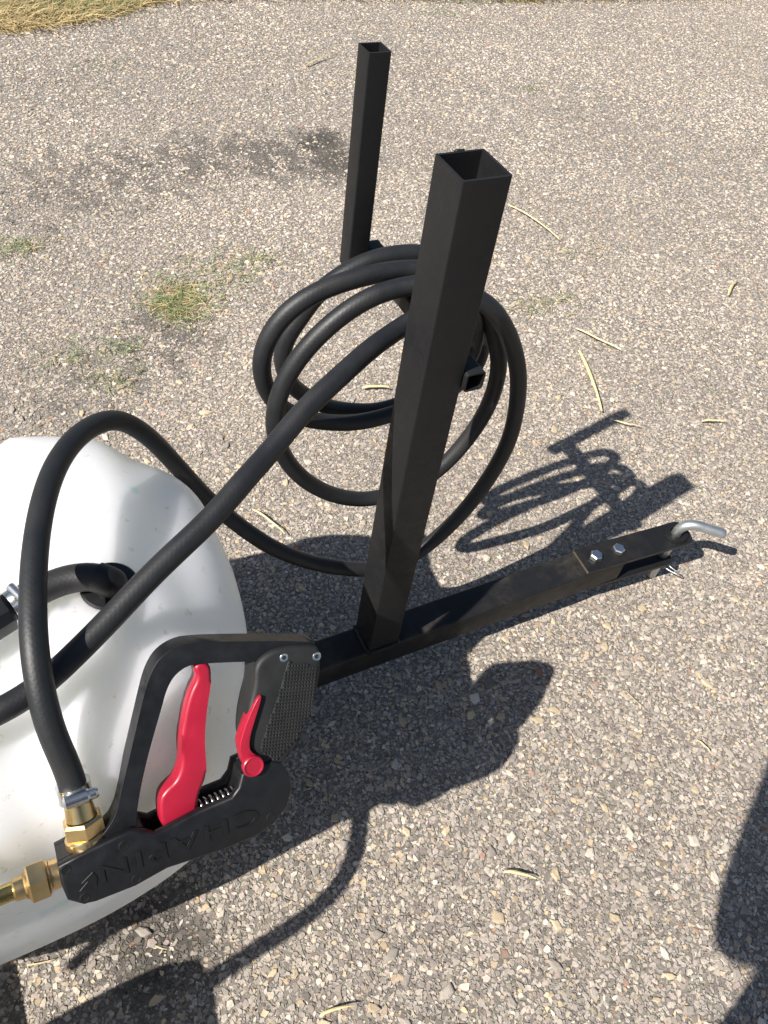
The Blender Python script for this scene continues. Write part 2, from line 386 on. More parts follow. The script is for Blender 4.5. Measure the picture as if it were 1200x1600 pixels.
stones('gravel_chips', None, .0070, 0, 1.75, .0026, .0084, 6, .07)
stones('gravel_chips', None, .0052, 0, 1.75, .0014, .0032, 4, .05, .7)
stones('gravel_chips', None, .0094, 1.75, 2.9, .0034, .0100, 5, .07)
stones('gravel_chips', None, .0072, 1.75, 2.6, .0020, .0040, 4, .04, .6)
stones('gravel_chips', None, .0118, 2.9, 6.2, .0045, .0118, 4, .05)

# the largest single stones, each a piece of the ground
def one_stone(K):
    bm = bmesh.new(); a0 = random.random(); rings = []
    angs = [2 * math.pi * (j + random.uniform(-.25, .25)) / K for j in range(K)]; rs = [random.uniform(.6, 1.3) for _ in range(K)]
    el = random.uniform(.6, 1)
    for (s, z) in ((1, -.15), (1.02, .12), (.86, .40), (.55, .52)):
        rings.append([bm.verts.new((math.cos(a) * r * s + (1 - s) * .1 * a0, math.sin(a) * r * s * el, z * .8 + random.uniform(-.05, .05))) for a, r in zip(angs, rs)])
    for p, q in zip(rings, rings[1:]):
        for j in range(K): bm.faces.new((p[j], p[(j + 1) % K], q[(j + 1) % K], q[j]))
    bm.faces.new(rings[-1]); return from_bm('stone', bm)
variants = [one_stone(random.choice((5, 6, 6, 7))) for _ in range(14)]
for me in variants: me.materials.append(M['stone_grey'])
cnt = 0; placed = []
while cnt < 260:
    x, y = random.uniform(-.7, 1.5), random.uniform(-.75, .9)
    if not bool(in_view(np.array([x]), np.array([y]), 0.0)[0]) or math.hypot(x - CAM_LOC.x, y - CAM_LOC.y) > 1.7: continue
    if random.random() > (1.2 - .45 * math.hypot(x - CAM_LOC.x, y - CAM_LOC.y)): continue
    if any((x - a) ** 2 + (y - b) ** 2 < .022 ** 2 for a, b in placed): continue
    placed.append((x, y)); o = bpy.data.objects.new('stone', random.choice(variants)); COL.objects.link(o); o.parent = ground
    s = random.uniform(.0062, .0108) * (1.2 if random.random() < .15 else 1); o.scale = (s, s, s * random.uniform(.6, .85)); o.location = (x, y, .0012)
    o.rotation_euler = (random.uniform(-.15, .15), random.uniform(-.15, .15), random.uniform(0, 6.28))
    o.material_slots[0].link = 'OBJECT'; o.material_slots[0].material = M[random.choices(['stone_grey', 'stone_tan', 'stone_white', 'stone_red', 'stone_dark'], [5, 4.5, 2.6, .16, .8])[0]]
    cnt += 1

# ---- blades of grass and straw
def blades(name, P, L, Wd, H, cols, label, curve=.3, parent=None):
    n = len(P); th = RNG.uniform(0, 2 * np.pi, n); dx, dy = np.cos(th), np.sin(th); px, py = -dy, dx
    V = np.zeros((n, 6, 3)); bend = RNG.normal(0, curve, n) * L
    for i, t in enumerate((0, .5, 1)):
        cx = P[:, 0] + dx * L * t + px * bend * t * t; cy = P[:, 1] + dy * L * t + py * bend * t * t
        z = P[:, 2] + H * np.sin(t * 1.7) + .0015; wd = Wd * (1, .85, .2)[i]
        for s in (0, 1):
            V[:, i * 2 + s] = np.stack([cx + px * wd * (s - .5), cy + py * wd * (s - .5), z + (.35 * wd if s else 0)], -1)
    b = (np.arange(n) * 6)[:, None]; loops = (np.array([0, 1, 3, 2, 2, 3, 5, 4])[None] + b).astype(np.int32).ravel()
    me = bpy.data.meshes.new(name); me.vertices.add(n * 6); me.vertices.foreach_set('co', V.astype(np.float32).ravel())
    me.loops.add(len(loops)); me.loops.foreach_set('vertex_index', loops); me.polygons.add(2 * n)
    me.polygons.foreach_set('loop_start', (np.arange(2 * n) * 4).astype(np.int32)); me.polygons.foreach_set('loop_total', np.full(2 * n, 4, np.int32))
    me.update(calc_edges=True)
    a = me.attributes.new('blade_colour', 'FLOAT_COLOR', 'POINT'); a.data.foreach_set('color', np.repeat(np.c_[cols, np.ones(n)], 6, 0).astype(np.float32).ravel())
    o = link(name, me, M['blades'], parent); tag(o, label, 'grass' if label else None, kind='stuff'); return o
def blade_cols(n, green):
    g = RNG.uniform(0, 1, n)[:, None] < green if np.isscalar(green) else RNG.uniform(0, 1, n)[:, None] < green[:, None]
    A = np.array([.20, .27, .105]) * RNG.uniform(.6, 1.5, (n, 1)); B = np.array([.62, .48, .25]) * RNG.uniform(.65, 1.25, (n, 1)); return np.where(g, A, B)
n = 42000; x = RNG.uniform(-1.4, 4.6, n); d = RNG.beta(1, 2.2, n) * 1.5; y = verge(x) + d + RNG.normal(0, .025, n)
green = np.clip(.18 + .5 * np.sin(x * 5 + 1.3) * np.sin(x * 2.1 + y * 4) + .25 * (d > .5), 0.02, .85)
blades('verge_grass', np.stack([x, y, np.full(n, .010)], -1), RNG.uniform(.03, .10, n), RNG.uniform(.0015, .0035, n), RNG.uniform(0, .03, n), blade_cols(n, green), 'dry straw coloured mown grass with green tinges along the driveway edge')
def patch(cx, cy, sx, sy, n, green, lmin=.012, lmax=.04, label=None, hz=.012):
    P = np.stack([cx + RNG.normal(0, sx, n), cy + RNG.normal(0, sy, n), np.full(n, .003)], -1)
    return P, RNG.uniform(lmin, lmax, n), RNG.uniform(.0009, .0022, n), RNG.uniform(0, hz, n), blade_cols(n, green)
def patches(name, items, label):
    acc = [patch(*it) for it in items]; return blades(name, *[np.concatenate([a[i] for a in acc]) for i in range(5)], label)
patches('grass_clump', [(-.01, 1.14, .040, .050, 480, .62, .02, .055), (.03, 1.18, .07, .07, 240, .55)], 'largest patch of grass clippings on the gravel, left of the hose coil')
patches('grass_clump', [(.16, 1.27, .07, .04, 150, .72), (.25, 1.26, .06, .04, 80, .6)], 'thin spread of green clippings between the largest grass patch and the thin post')
patches('grass_clump', [(-.345, 1.49, .05, .03, 170, .8)], 'flat green grass clippings at the left edge of the photo')
patches('grass_clump', [(-.19, 1.0, .03, .025, 70, .8), (-.215, .90, .035, .02, 80, .6), (-.31, 1.02, .035, .03, 60, .8)], 'sparse green clippings just behind the white tank')
patches('grass_clump', [(.93, .86, .07, .025, 110, .6), (1.19, 1.05, .06, .03, 50, .6)], 'sparse grass clippings right of the hose coil')
patches('grass_clump', [(1.73, 2.16, .04, .02, 50, .8), (1.76, 1.86, .03, .02, 20, .8)], 'small green clippings on the gravel far behind the thick post')
patches('grass_clump', [(1.75, 2.99, .06, .03, 90, .8), (2.35, 2.47, .03, .02, 30, .8), (.14, 2.6, .06, .04, 60, .8), (1.0, 2.85, .3, .12, 60, .6)], 'faint green clippings on the gravel near the top verge')
xy = np.array([(random.uniform(-.7, 3.2), random.uniform(-.7, 2.9)) for _ in range(230)])
blades('straw_litter', np.c_[xy, np.full(len(xy), .006)], RNG.uniform(.012, .045, len(xy)), RNG.uniform(.0009, .002, len(xy)), RNG.uniform(0, .004, len(xy)), blade_cols(len(xy), .2), 'short straw ends scattered over the gravel')
def straw(a, b, wd, label, bend=.05, split=False):
    a = Vector((*a, .009)); b = Vector((*b, .012)); d = b - a; p = Vector((-d.y, d.x, 0)); rows = []; N = 9; bm = bmesh.new()
    for i in range(N):
        t = i / (N - 1); c = a + d * t + p * bend * .5 * math.sin(t * math.pi); c.z += .004 * math.sin(t * math.pi) + .0012 * math.sin(t * 9)
        q = p.normalized() * wd * .42 * (.55 + .45 * math.sin(math.pi * min(1, t * 1.15 + .08)))
        rows.append([bm.verts.new(c - q), bm.verts.new(c + Vector((0, 0, wd * .28))), bm.verts.new(c + q), bm.verts.new(c - Vector((0, 0, wd * .1)))])
    for r, s in zip(rows, rows[1:]):
        for j in range(4): bm.faces.new((r[j], r[(j + 1) % 4], s[(j + 1) % 4], s[j]))
    bm.faces.new(rows[0]); bm.faces.new(rows[-1])
    o = link('straw_stalk', from_bm('straw_stalk', bm), M['straw'], smooth=50); tag(o, label, 'straw', 'straw stalks lying on the gravel'); return o
straw((.912, .65), (.825, .43), .012, 'broad pale straw stalk touching the tip of the thin post shadow', .04)
straw((.961, .735), (1.024, .616), .0075, 'thin straw lying just behind the broad pale stalk', -.05)
straw((.046, -.386), (.084, -.415), .0065, 'short pale straw on sunlit gravel in the lower foreground', .06)
straw((.305, .691), (.363, .67), .010, 'short yellow straw seen through the middle of the hose coil', .05)
straw((1.519, .736), (1.60, .788), .010, 'stubby tan straw near the right edge of the photo', .1)
straw((1.054, .32), (1.11, .297), .007, 'straight tan straw on gravel right of the broad stalk', .03)
straw((1.129, 1.354), (1.171, 1.129), .007, 'long thin curved straw emerging right of the thick post', .1)
straw((-.064, .42), (-.028, .336), .006, 'thin straw on gravel under the hose left of the thick post', .05)
straw((.83, .40), (.885, .353), .005, 'crooked straw just below the tip of the broad pale stalk', -.12)
straw((-.278, -.442), (-.233, -.451), .0045, 'thin yellow straw at the bottom edge of the photo', .08)
straw((.888, 2.487), (1.036, 2.567), .008, 'faint straw on gravel beside the top of the thin post', .06)
straw((.474, -.337), (.479, -.364), .004, 'tiny straw splinter on gravel towards the lower right', .05)

# ================================================================ TOW FRAME
fr = empty('tow_frame', (0, 0, 0), 'black square tube tow frame with tow bar, upright post and hose bracket', 'trailer frame')
BW = .0274
def vx(a, b=0, c=0): return Vector((a, b, c))
link('tow_bar', square_tube('tow_bar', (-1.15, 0, GZ - .0285), (.502, 0, GZ - .0285), BW, .0285, (0, 1, 0), (0, 0, 1), .0035, .005), M['beam'], fr, 40)
A2 = .0264
post = link('post', square_tube('post', (0, 0, GZ + .0005), (0, 0, GZ + .791), A2, A2, (1, 0, 0), (0, 1, 0), .0028, .0022), M['frame'], fr, 40)
post['label'] = 'thick square upright post with open top'
link('bracket_arm', square_tube('bracket_arm', (A2 + .0128, -.032, GZ + .553), (A2 + .0128, .247, GZ + .553), .0125, .0125, (1, 0, 0), (0, 0, 1), .0022, .004), M['frame'], fr, 40)
thin = link('thin_post', square_tube('thin_post', (.0110, .236, GZ + .5405), (.0110, .236, GZ + .802), .0138, .0138, (1, 0, 0), (0, 1, 0), .0022, .0022), M['frame'], fr, 40)
thin['label'] = 'thin square upright tube with open top'
def bead(name, pts, r, parent):
    P = catmull(pts, .003); P = [p + Vector((random.uniform(-1, 1), random.uniform(-1, 1), random.uniform(-1, 1))) * r * .25 for p in P]
    return link(name, tube(name, P, lambda t: r * (1 + .25 * math.sin(t * 160)), 8), M['frame'], parent, 180)
bead('weld_bead', [(-A2, -A2 - .001, GZ + .001), (A2, -A2 - .001, GZ + .001)], .0042, fr)
bead('weld_bead', [(-A2 - .001, -A2, GZ + .001), (-A2 - .001, A2, GZ + .001)], .0042, fr)
bead('weld_bead', [(A2 + .001, -A2, GZ + .001), (A2 + .001, A2, GZ + .001)], .0028, fr)
bead('weld_bead', [(.024, .236 - .0127, GZ + .5665), (.024, .236 + .0127, GZ + .5665)], .002, fr)
bead('weld_bead', [(-.004, A2 + .001, GZ + .7905), (.006, A2 + .001, GZ + .7905)], .0018, fr)

# hitch plates, turned slightly to the near side like the photo's
YAW = math.radians(-3.2); HX = .42
def hp(x, y, z): return Vector((HX + (x - HX) * math.cos(YAW) - y * math.sin(YAW), (x - HX) * math.sin(YAW) + y * math.cos(YAW), z))
def plate(name, x0, x1, hw, z0, z1, hole, mat, bevel=.0015):
    HXc, rh = hole; N = 14; xe = x1 - hw * .55
    out = [(x0, -hw), (xe, -hw)] + [(xe + hw * .55 * math.sin(a), -hw * math.cos(a)) for a in [math.pi * i / N for i in range(1, N)]] + [(xe, hw), (x0, hw)]
    bm = bmesh.new()
    def lay(z): return [bm.verts.new(hp(x, y, z)) for x, y in out], [bm.verts.new(hp(HXc + rh * math.cos(2 * math.pi * j / 20), rh * math.sin(2 * math.pi * j / 20), z)) for j in range(20)]
    for z in (z0, z1):
        o_, h_ = lay(z); E = [bm.edges.new((L[j], L[(j + 1) % len(L)])) for L in (o_, h_) for j in range(len(L))]
        bmesh.ops.triangle_fill(bm, edges=E, use_beauty=True)
        if z == z0: keep = (o_, h_)
        else:
            for L0, L1 in zip(keep, (o_, h_)):
                for j in range(len(L0)): bm.faces.new((L0[j], L0[(j + 1) % len(L0)], L1[(j + 1) % len(L1)], L1[j]))
    return link(name, from_bm(name, bm), mat, fr, 30)
plate('hitch_plate', .418, .662, .0275, GZ + .0003, GZ + .0068, (.632, .0105), M['plate'])
plate('hitch_plate', .440, .645, .0235, GZ - .0640, GZ - .0576, (.632, .0105), M['plate'])
link('weld_bead', tube('weld_bead', [hp(.4165, -.026 + .0026 * i, GZ + .0015) for i in range(21)], lambda t: .0028 * (1 + .3 * math.sin(t * 60)), 8), M['weld'], fr, 180)
def ring_mesh(name, c, r0, r1, h, seg=40):
    V = []; 
    for (r, z) in ((r1, 0), (r1 - .0015, h), (r0 + .0015, h), (r0, 0)):
        for j in range(seg): a = 2 * math.pi * j / seg; V.append(c + Vector((r * math.cos(a), r * math.sin(a), z)))
    F = [(i * seg + j, i * seg + (j + 1) % seg, ((i + 1) % 4) * seg + (j + 1) % seg, ((i + 1) % 4) * seg + j) for i in range(4) for j in range(seg)]
    bm = bmesh.new(); bm.from_mesh(pydata(name, V, F)); return from_bm(name, bm)
link('pin_collar', ring_mesh('pin_collar', hp(.632, 0, GZ + .0069), .0112, .0235, .005), M['plate'], fr, 40)
link('wear_ring', ring_mesh('wear_ring', hp(.632, 0, GZ + .0066), .0275, .0345, .0008), M['weld'], fr, 40) if False else None
for x in (.447, .497):
    c = hp(x, 0, GZ + .0068)
    link('hex_bolt', lathe('hex_bolt', [(0, .0115), (.0012, .0118), (.0068, .0118), (.0086, .0100), (.0088, .004)], c, (0, 0, 1), 6, (math.cos(x * 9), math.sin(x * 9), 0)), M['zinc'], fr, 25)
    link('washer', lathe('washer', [(-.0004, .0140), (.0014, .0140), (.0014, .006)], c, (0, 0, 1), 28), M['plate'], fr, 30)
    link('hex_nut', lathe('hex_nut', [(0, .011), (-.008, .011)], hp(x, 0, GZ - .064), (0, 0, 1), 6), M['zinc'], fr, 25)
# axle and running wheels under the tank
link('axle', lathe('axle', [(-.47, .011), (.47, .011)], (-.80, 0, .175), (0, 1, 0), 20), M['frame'], fr, 40)
for sx in (-1, 1):
    link('axle_bracket', square_tube('axle_bracket', (-.80, sx * .16, .06), (-.80, sx * .16, .19), .012, .02, (1, 0, 0), (0, 1, 0)), M['frame'], fr, 40) if False else None
    prof = [(-.043, .104), (-.050, .122), (-.050, .152), (-.039, .170), (0, .175), (.039, .170), (.050, .152), (.050, .122), (.043, .104)]
    wh = link('wheel', lathe('wheel', [(-.030, .03), (-.018, .05), (-.012, .086), (-.040, .102), (-.040, .105), (.040, .105), (.040, .102), (.012, .086), (.018, .05), (.030, .03)], (-.80, sx * .410, .175), (0, 1, 0), 48), M['rim'], fr, 35)
    wh['label'] = 'small white rimmed wheel'
    link('tyre', lathe('tyre', prof, (-.80, sx * .410, .175), (0, 1, 0), 64), M['tyre'], wh, 40)
link('cross_member', square_tube('cross_member', (-.62, -.24, GZ + .011), (-.62, .24, GZ + .011), .0125, .0105, (1, 0, 0), (0, 0, 1)), M['frame'], fr, 40)
link('cross_member', square_tube('cross_member', (-.80, -.36, GZ + .011), (-.80, .36, GZ + .011), .0125, .0105, (1, 0, 0), (0, 0, 1)), M['frame'], fr, 40)
for sx in (-1, 1): link('axle_hanger', square_tube('axle_hanger', (-.80, sx * .352, GZ - .002), (-.80, sx * .352, .186), .011, .008, (1, 0, 0), (0, 1, 0)), M['frame'], fr, 40)

# hitch pin with its clip
hpin = empty('hitch_pin', hp(.632, 0, 0), 'bent silver steel hitch pin standing in the tow bar end', 'hitch pin')
c0 = hp(.632, 0, 0); path = [c0 + Vector((0, 0, z)) for z in (.004, .05, .10, .135)] + [c0 + Vector((.001, -.001, .150)), c0 + Vector((.008, -.006, .163)), c0 + Vector((.022, -.016, .168)), c0 + Vector((.042, -.032, .166)), c0 + Vector((.064, -.049, .163))]
pp = catmull(path, .004); N = len(pp)
link('pin_rod', tube('pin_rod', pp, lambda t: .0098 if t < .985 else .0088, 20), M['pin'], hpin, 50)
q = c0 + Vector((0, 0, .045))
link('clip', tube('clip', catmull([q + Vector(p) for p in ((-.004, .015, 0), (0, 0, 0), (.006, -.022, 0), (.013, -.036, .001), (.016, -.042, .004), (.012, -.040, .010), (.004, -.024, .013), (.006, -.012, .012), (.002, -.002, .014))], .003), .0013, 8), M['pin'], hpin, 180)

# ================================================================ TANK
TX, TY, TZ = -.607, -.026, GZ + .242; HXt, HYt, HZt = .363, .258, .184
def sst(x, a, b): t = np.clip((x - a) / (b - a), 0, 1); return t * t * (3 - 2 * t)
nu, nv = 200, 110
u = np.linspace(0, 2 * np.pi, nu, endpoint=False); v = np.linspace(-np.pi / 2 + .02, np.pi / 2 - .02, nv)
U, Vv = np.meshgrid(u, v); a = np.cos(Vv) * np.cos(U); b = np.cos(Vv) * np.sin(U); c = np.sin(Vv)
pn, pm = 2.8, 4.4
r = ((np.abs(a) ** pn + np.abs(b) ** pn) ** (pm / pn) + np.abs(c) ** pm) ** (-1 / pm)
X = TX + a * r * HXt; Y = TY + b * r * HYt; Z = TZ + c * r * np.where(c > 0, HZt, .225)
nx, ny, nz_ = a / HXt, b / HYt, c / HZt; ln = np.sqrt(nx ** 2 + ny ** 2 + nz_ ** 2)
# moulded raised saddle band, a valley beside it, and the rolled lower ledge
band = sst(X, -.475, -.445) * (1 - sst(X, -.362, -.306)) * sst(Z, GZ + .10, GZ + .30)
valley = np.exp(-((X + .50) / .022) ** 2) * sst(Z, GZ + .12, GZ + .30)
disp = .015 * band - .009 * valley + .010 * np.exp(-((X + .66) / .06) ** 2) * sst(Z, GZ + .12, GZ + .30)
swell = (.010 * np.sin(Y * 15 + .6) - .006 * np.exp(-((Y - .02) / .03) ** 2)) * np.exp(-((X + .27) / .045) ** 2) * sst(Z, GZ + .12, GZ + .30)
dd = disp + swell
X = X + nx / ln * dd; Y = Y + ny / ln * dd; Z = Z + nz_ / ln * dd
led = (1 - sst(Z, GZ + .075, GZ + .105)) * sst(Z, GZ + .02, GZ + .05); X = X + np.sign(a) * led * .020 * np.abs(a) ** .5; Y = Y + np.sign(b) * led * .006
Vt = np.stack([X, Y, Z], -1).reshape(-1, 3); F = [(i * nu + j, i * nu + (j + 1) % nu, (i + 1) * nu + (j + 1) % nu, (i + 1) * nu + j) for i in range(nv - 1) for j in range(nu)]
F.append(tuple(range(nu - 1, -1, -1))); F.append(tuple((nv - 1) * nu + j for j in range(nu)))
tank = empty('spray_tank', (TX, TY, GZ + .02), 'white translucent plastic sprayer tank with moulded lobes', 'tank')
link('tank_shell', pydata('tank_shell', Vt, F), M['tank'], tank, 180)
link('filler_cap', lathe('filler_cap', [(-.02, .075), (.012, .078), (.03, .076), (.034, .070)], (-.68, .06, TZ + HZt - .004), (0, 0, 1), 40), M['gun_black'], tank, 40)
kk = np.argmin(np.hypot(Vt[:, 0] + .3841, Vt[:, 1] + .0820) + 10 * (Vt[:, 2] < TZ)); TOP = float(Vt[kk, 2])
GP = Vector((-.3890, -.0790, TOP))
gax = Vector((.05, -.06, 1)).normalized()
gm = link('grommet', lathe('grommet', [(-.012, .020), (.000, .0285), (.003, .0285), (.0052, .0265), (.006, .019), (.006, .012)], GP, gax, 40), M['gun_black'], tank, 40)
gm['label'] = 'black rubber grommet on the tank top'

# suction hose from the grommet to the left
su = empty('suction_hose', GP, 'short scuffed black elbow hose plugged into the tank top', 'hose')
ps = [GP + gax * -.004, GP + gax * .008, Vector((-.3865, -.0880, TOP + .0185)), Vector((-.3984, -.0785, TOP + .0215)), Vector((-.4209, -.0710, TOP + .0205)), Vector((-.4446, -.0718, TOP + .0190)), Vector((-.4748, -.0800, TOP + .0180)), Vector((-.500, -.0905, TOP + .018))]
link('hose_tube', tube('hose_tube', smooth_path(catmull(ps, .004), 4), .0142, 24), M['hose2'], su, 60)
sd = (Vector((-.4868, -.0856, 0)) - Vector((-.4600, -.0750, 0))).normalized(); sp = Vector((-.4735, -.0797, TOP + .018))
link('elbow_sleeve', tube('elbow_sleeve', smooth_path(catmull([Vector(p) for p in ps[1:4]], .003), 3), .0153, 24), M['gun_dark'], su, 60)
cl = link('hose_clamp', lathe('hose_clamp', [(-.007, .0146), (-.007, .0162), (-.006, .0157), (.006, .0157), (.007, .0162), (.007, .0146)], sp, sd, 36), M['steel'], su, 40)
link('clamp_screw', lathe('clamp_screw', [(-.010, .0045), (.012, .0045), (.013, .003)], sp + Vector((.004, -.004, .020)), Vector((.4, -.9, 0)), 12), M['steel'], cl, 30)
link('connector', lathe('connector', [(.010, .017), (.012, .0215), (.030, .0215), (.034, .019), (.060, .019), (.063, .015)], sp, sd, 12), M['gun_black'], su, 30)
link('feed_pipe', tube('feed_pipe', catmull([sp + sd * .06, sp + sd * .12, sp + sd * .26 + Vector((0, .03, 0)), (-.80, -.12, TOP + .03)], .01), .014, 16), M['hose2'], su, 60)

# pump on the back of the tank
pu = empty('spray_pump', (-.845, -.12, TZ + HZt - .03), 'black electric sprayer pump on top of the tank', 'pump')
link('motor', lathe('motor', [(0, .030), (.004, .036), (.10, .036), (.106, .028)], (-.845, -.12, TZ + HZt + .015), (0, 1, 0), 32), M['gun_black'], pu, 40)
link('pump_head', prism('pump_head', rrect(.045, .038, .008), 0, .05, .003), M['gun_dark'], pu, 40).matrix_basis = Matrix.Translation((-.845, -.12, TZ + HZt + .015)) @ Matrix.Rotation(math.pi / 2, 4, 'X')
bm = bmesh.new(); box_bm(bm, (-.845, -.10, TZ + HZt - .030), (.05, .10, .010), .003); link('base_plate', from_bm('base_plate', bm), M['frame'], pu, 40)

# ================================================================ SPRAY GUN
GO = Vector((-0.4864,-0.2992,0.4804)); GEX = Vector((0.9966,-0.0090,-0.0825)); GEY = Vector((0.0704,0.6178,0.7832)); GNZ = Vector((0.0439,-0.7863,0.6163))
GM = Matrix(((GEX.x, GEY.x, GNZ.x, GO.x), (GEX.y, GEY.y, GNZ.y, GO.y), (GEX.z, GEY.z, GNZ.z, GO.z), (0, 0, 0, 1)))
gun = empty('spray_gun', (0, 0, 0), 'black spray gun with red trigger lying in front of the white tank', 'spray gun')
GM = Matrix.Translation(CAM_LOC) @ Matrix.Scale(.965, 4) @ Matrix.Translation(-CAM_LOC) @ GM      # real size of the gun, 0.21 m long
gun.matrix_world = GM
PINV[gun.name] = Matrix()
def mm(L): return [(x / 1000, y / 1000) for x, y in L]
TH = .044
body_f = mm([(-10.4,1.4),(-10.9,-17.9),(-8.6,-34.1),(3.7,-44.5),(13.6,-44.5),(48.7,-45.7),(79.2,-40.2),(133.0,-43.4),(165.6,-42.3),(186.6,-35.9),(202.1,-22.7),(209.3,-5.5),(208.5,11.8),(202.9,24.5),(193.1,30.1),(176.6,29.3),(162.2,27.8),(156.9,14.6),(148.8,7.4),(114.1,5.3),(74.5,-1.5),(63.6,5.8),(54.7,10.8),(39.1,9.3),(9.1,5.1)])
core = mm([(-10.4,1.4),(-10.9,-17.9),(-8.6,-34.1),(3.7,-44.5),(13.6,-44.5),(48.7,-45.7),(79.2,-40.2),(133.0,-43.4),(165.6,-42.3),(186.6,-35.9),(202.1,-22.7),(209.3,-5.5),(208.5,11.8),(202.9,24.5),(193.1,30.1),(176.6,29.3),(162.4,24.9),(152.6,-8.7),(110.7,-15.2),(73.4,-18.5),(65.7,4.9),(54.7,10.8),(39.1,9.3),(9.1,5.1)])
def inset(P, d):
    out = []; n = len(P)
    for i in range(n):
        a = Vector(P[i - 1]); b_ = Vector(P[i]); c_ = Vector(P[(i + 1) % n]); e1 = (b_ - a).normalized(); e2 = (c_ - b_).normalized()
        nn = (Vector((-e1.y, e1.x)) + Vector((-e2.y, e2.x))); nn = nn.normalized() if nn.length > 1e-6 else Vector((-e1.y, e1.x)); out.append(tuple(b_ + nn * d))
    return out
bm = bmesh.new()
prism_bm(bm, body_f, -.010, 0, .0030)
prism_bm(bm, body_f, -TH, -TH + .010, .0030)
prism_bm(bm, inset(core, .0004), -TH + .0097, -.0097, 0)
link('body', from_bm('body', bm), M['gun_black'], gun, 40)
go_ = mm([(22,5.5),(34.0,13.0),(45,25.4),(53.8,46),(68,80.4),(87.5,127.5),(96,146.8),(107.2,160.7),(122.2,167.3),(139.4,167.6),(220.6,146),(256.8,134.5)])
gi_ = mm([(57.3,-3.6),(62.5,19.5),(70.1,42.7),(82.2,72.6),(101.2,112.6),(109.4,130.2),(117.6,140.3),(128.4,145.8),(139.8,146.1),(192.5,132.9),(253.7,113.2)])
def open_chaikin(P, n):
    for _ in range(n): P = [P[0]] + [q for i in range(len(P) - 1) for q in ((P[i][0] * .75 + P[i + 1][0] * .25, P[i][1] * .75 + P[i + 1][1] * .25), (P[i][0] * .25 + P[i + 1][0] * .75, P[i][1] * .25 + P[i + 1][1] * .75))] + [P[-1]]
    return P
link('guard', prism('guard', open_chaikin(go_, 2) + open_chaikin(gi_, 2)[::-1], -TH + .009, -.009, .005, 4), M['gun_black'], gun, 50)
grip = mm([(192.1,130.4),(206.3,139.3),(222.7,140.4),(254.4,133.3),(259.2,127.9),(257.8,108.5),(251.1,85.2),(236.9,62.1),(220.7,39.8),(205.8,21.3),(193.2,17.5),(180.9,23.5),(177.2,41.4),(170.8,50.5),(172.9,68.1),(179.4,89.4),(188.9,109.6)])
link('grip', prism('grip', chaikin(grip, 2), -TH + .003, -.003, .007, 5), M['rubber'], gun, 50)
panel = mm([(224.4,124.7),(252.2,112.3),(247.4,87.8),(242.0,69.4),(223.6,45.7),(197.3,27.2),(183.7,46.0),(196.3,68.9),(210.6,94.0)])
def inside(p, P):
    r_ = False; n = len(P)
    for i in range(n):
        (x1, y1), (x2, y2) = P[i], P[(i + 1) % n]
        if (y1 > p[1]) != (y2 > p[1]) and p[0] < (x2 - x1) * (p[1] - y1) / (y2 - y1) + x1: r_ = not r_
    return r_
bm = bmesh.new(); prism_bm(bm, panel, -.0045, -.0026, .0006, 1); ax = Vector((.62, .78)); ay = Vector((-.78, .62)); st = .0032
for i in range(-80, 120):
    for j in range(-80, 80):
        cpt = Vector((.22, .075)) + (ax + ay * .45) * st * i + (ax * -.45 + ay) * st * j * .9
        if not inside(cpt, panel): continue
        e1 = (ax + ay * .45) * st * .44; e2 = (ax * -.45 + ay) * st * .40
        vv = [bm.verts.new((*(cpt + s1 * e1 + s2 * e2), -.0027)) for s1, s2 in ((-1, -1), (1, -1), (1, 1), (-1, 1))]; tp = [bm.verts.new((*(cpt + s1 * e1 * .5 + s2 * e2 * .5), -.0013)) for s1, s2 in ((-1, -1), (1, -1), (1, 1), (-1, 1))]
        for q in range(4): bm.faces.new((vv[q], vv[(q + 1) % 4], tp[(q + 1) % 4], tp[q]))
        bm.faces.new(tp)
link('grip_panel', from_bm('grip_panel', bm), M['rubber'], gun, 30)
trig = mm([(136.1,142.2),(143.4,146.3),(150.2,143.6),(153.5,134.3),(148.3,117.2),(141.1,95.5),(135.0,69.3),(132.4,42.2),(130.3,28.9),(121.7,18.0),(114.5,-7.1),(80.8,-9.5),(83.5,23.0),(91.5,31.8),(102.4,36.8),(110.0,49.9),(112.9,70.6),(119.8,97.5),(129.3,118.8),(139.1,131.1)])
link('trigger', prism('trigger', chaikin(trig, 2), -TH + .0105, -.0105, .0042, 4), M['red'], gun, 50)['label'] = 'red trigger lever'
lock = mm([(193.5,101.5),(190.5,94.5),(179.4,72.6),(173.9,57.6),(173.7,48.2),(180.3,41.0),(182.0,30.7),(174.6,24.5),(166.3,29.6),(163.3,51.2),(165.9,63.8),(187.3,98.8)])
lk = link('trigger_lock', prism('trigger_lock', chaikin(lock, 2), -.016, .0012, .002, 3), M['red'], gun, 50); lk['label'] = 'red trigger lock lever'
link('pivot', lathe('pivot', [(-.002, .0105), (.0035, .0105), (.0045, .0095), (.0040, .0080), (.0036, .0078)], (.1734, .0339, .0010), (0, 0, 1), 32), M['red'], lk, 30)
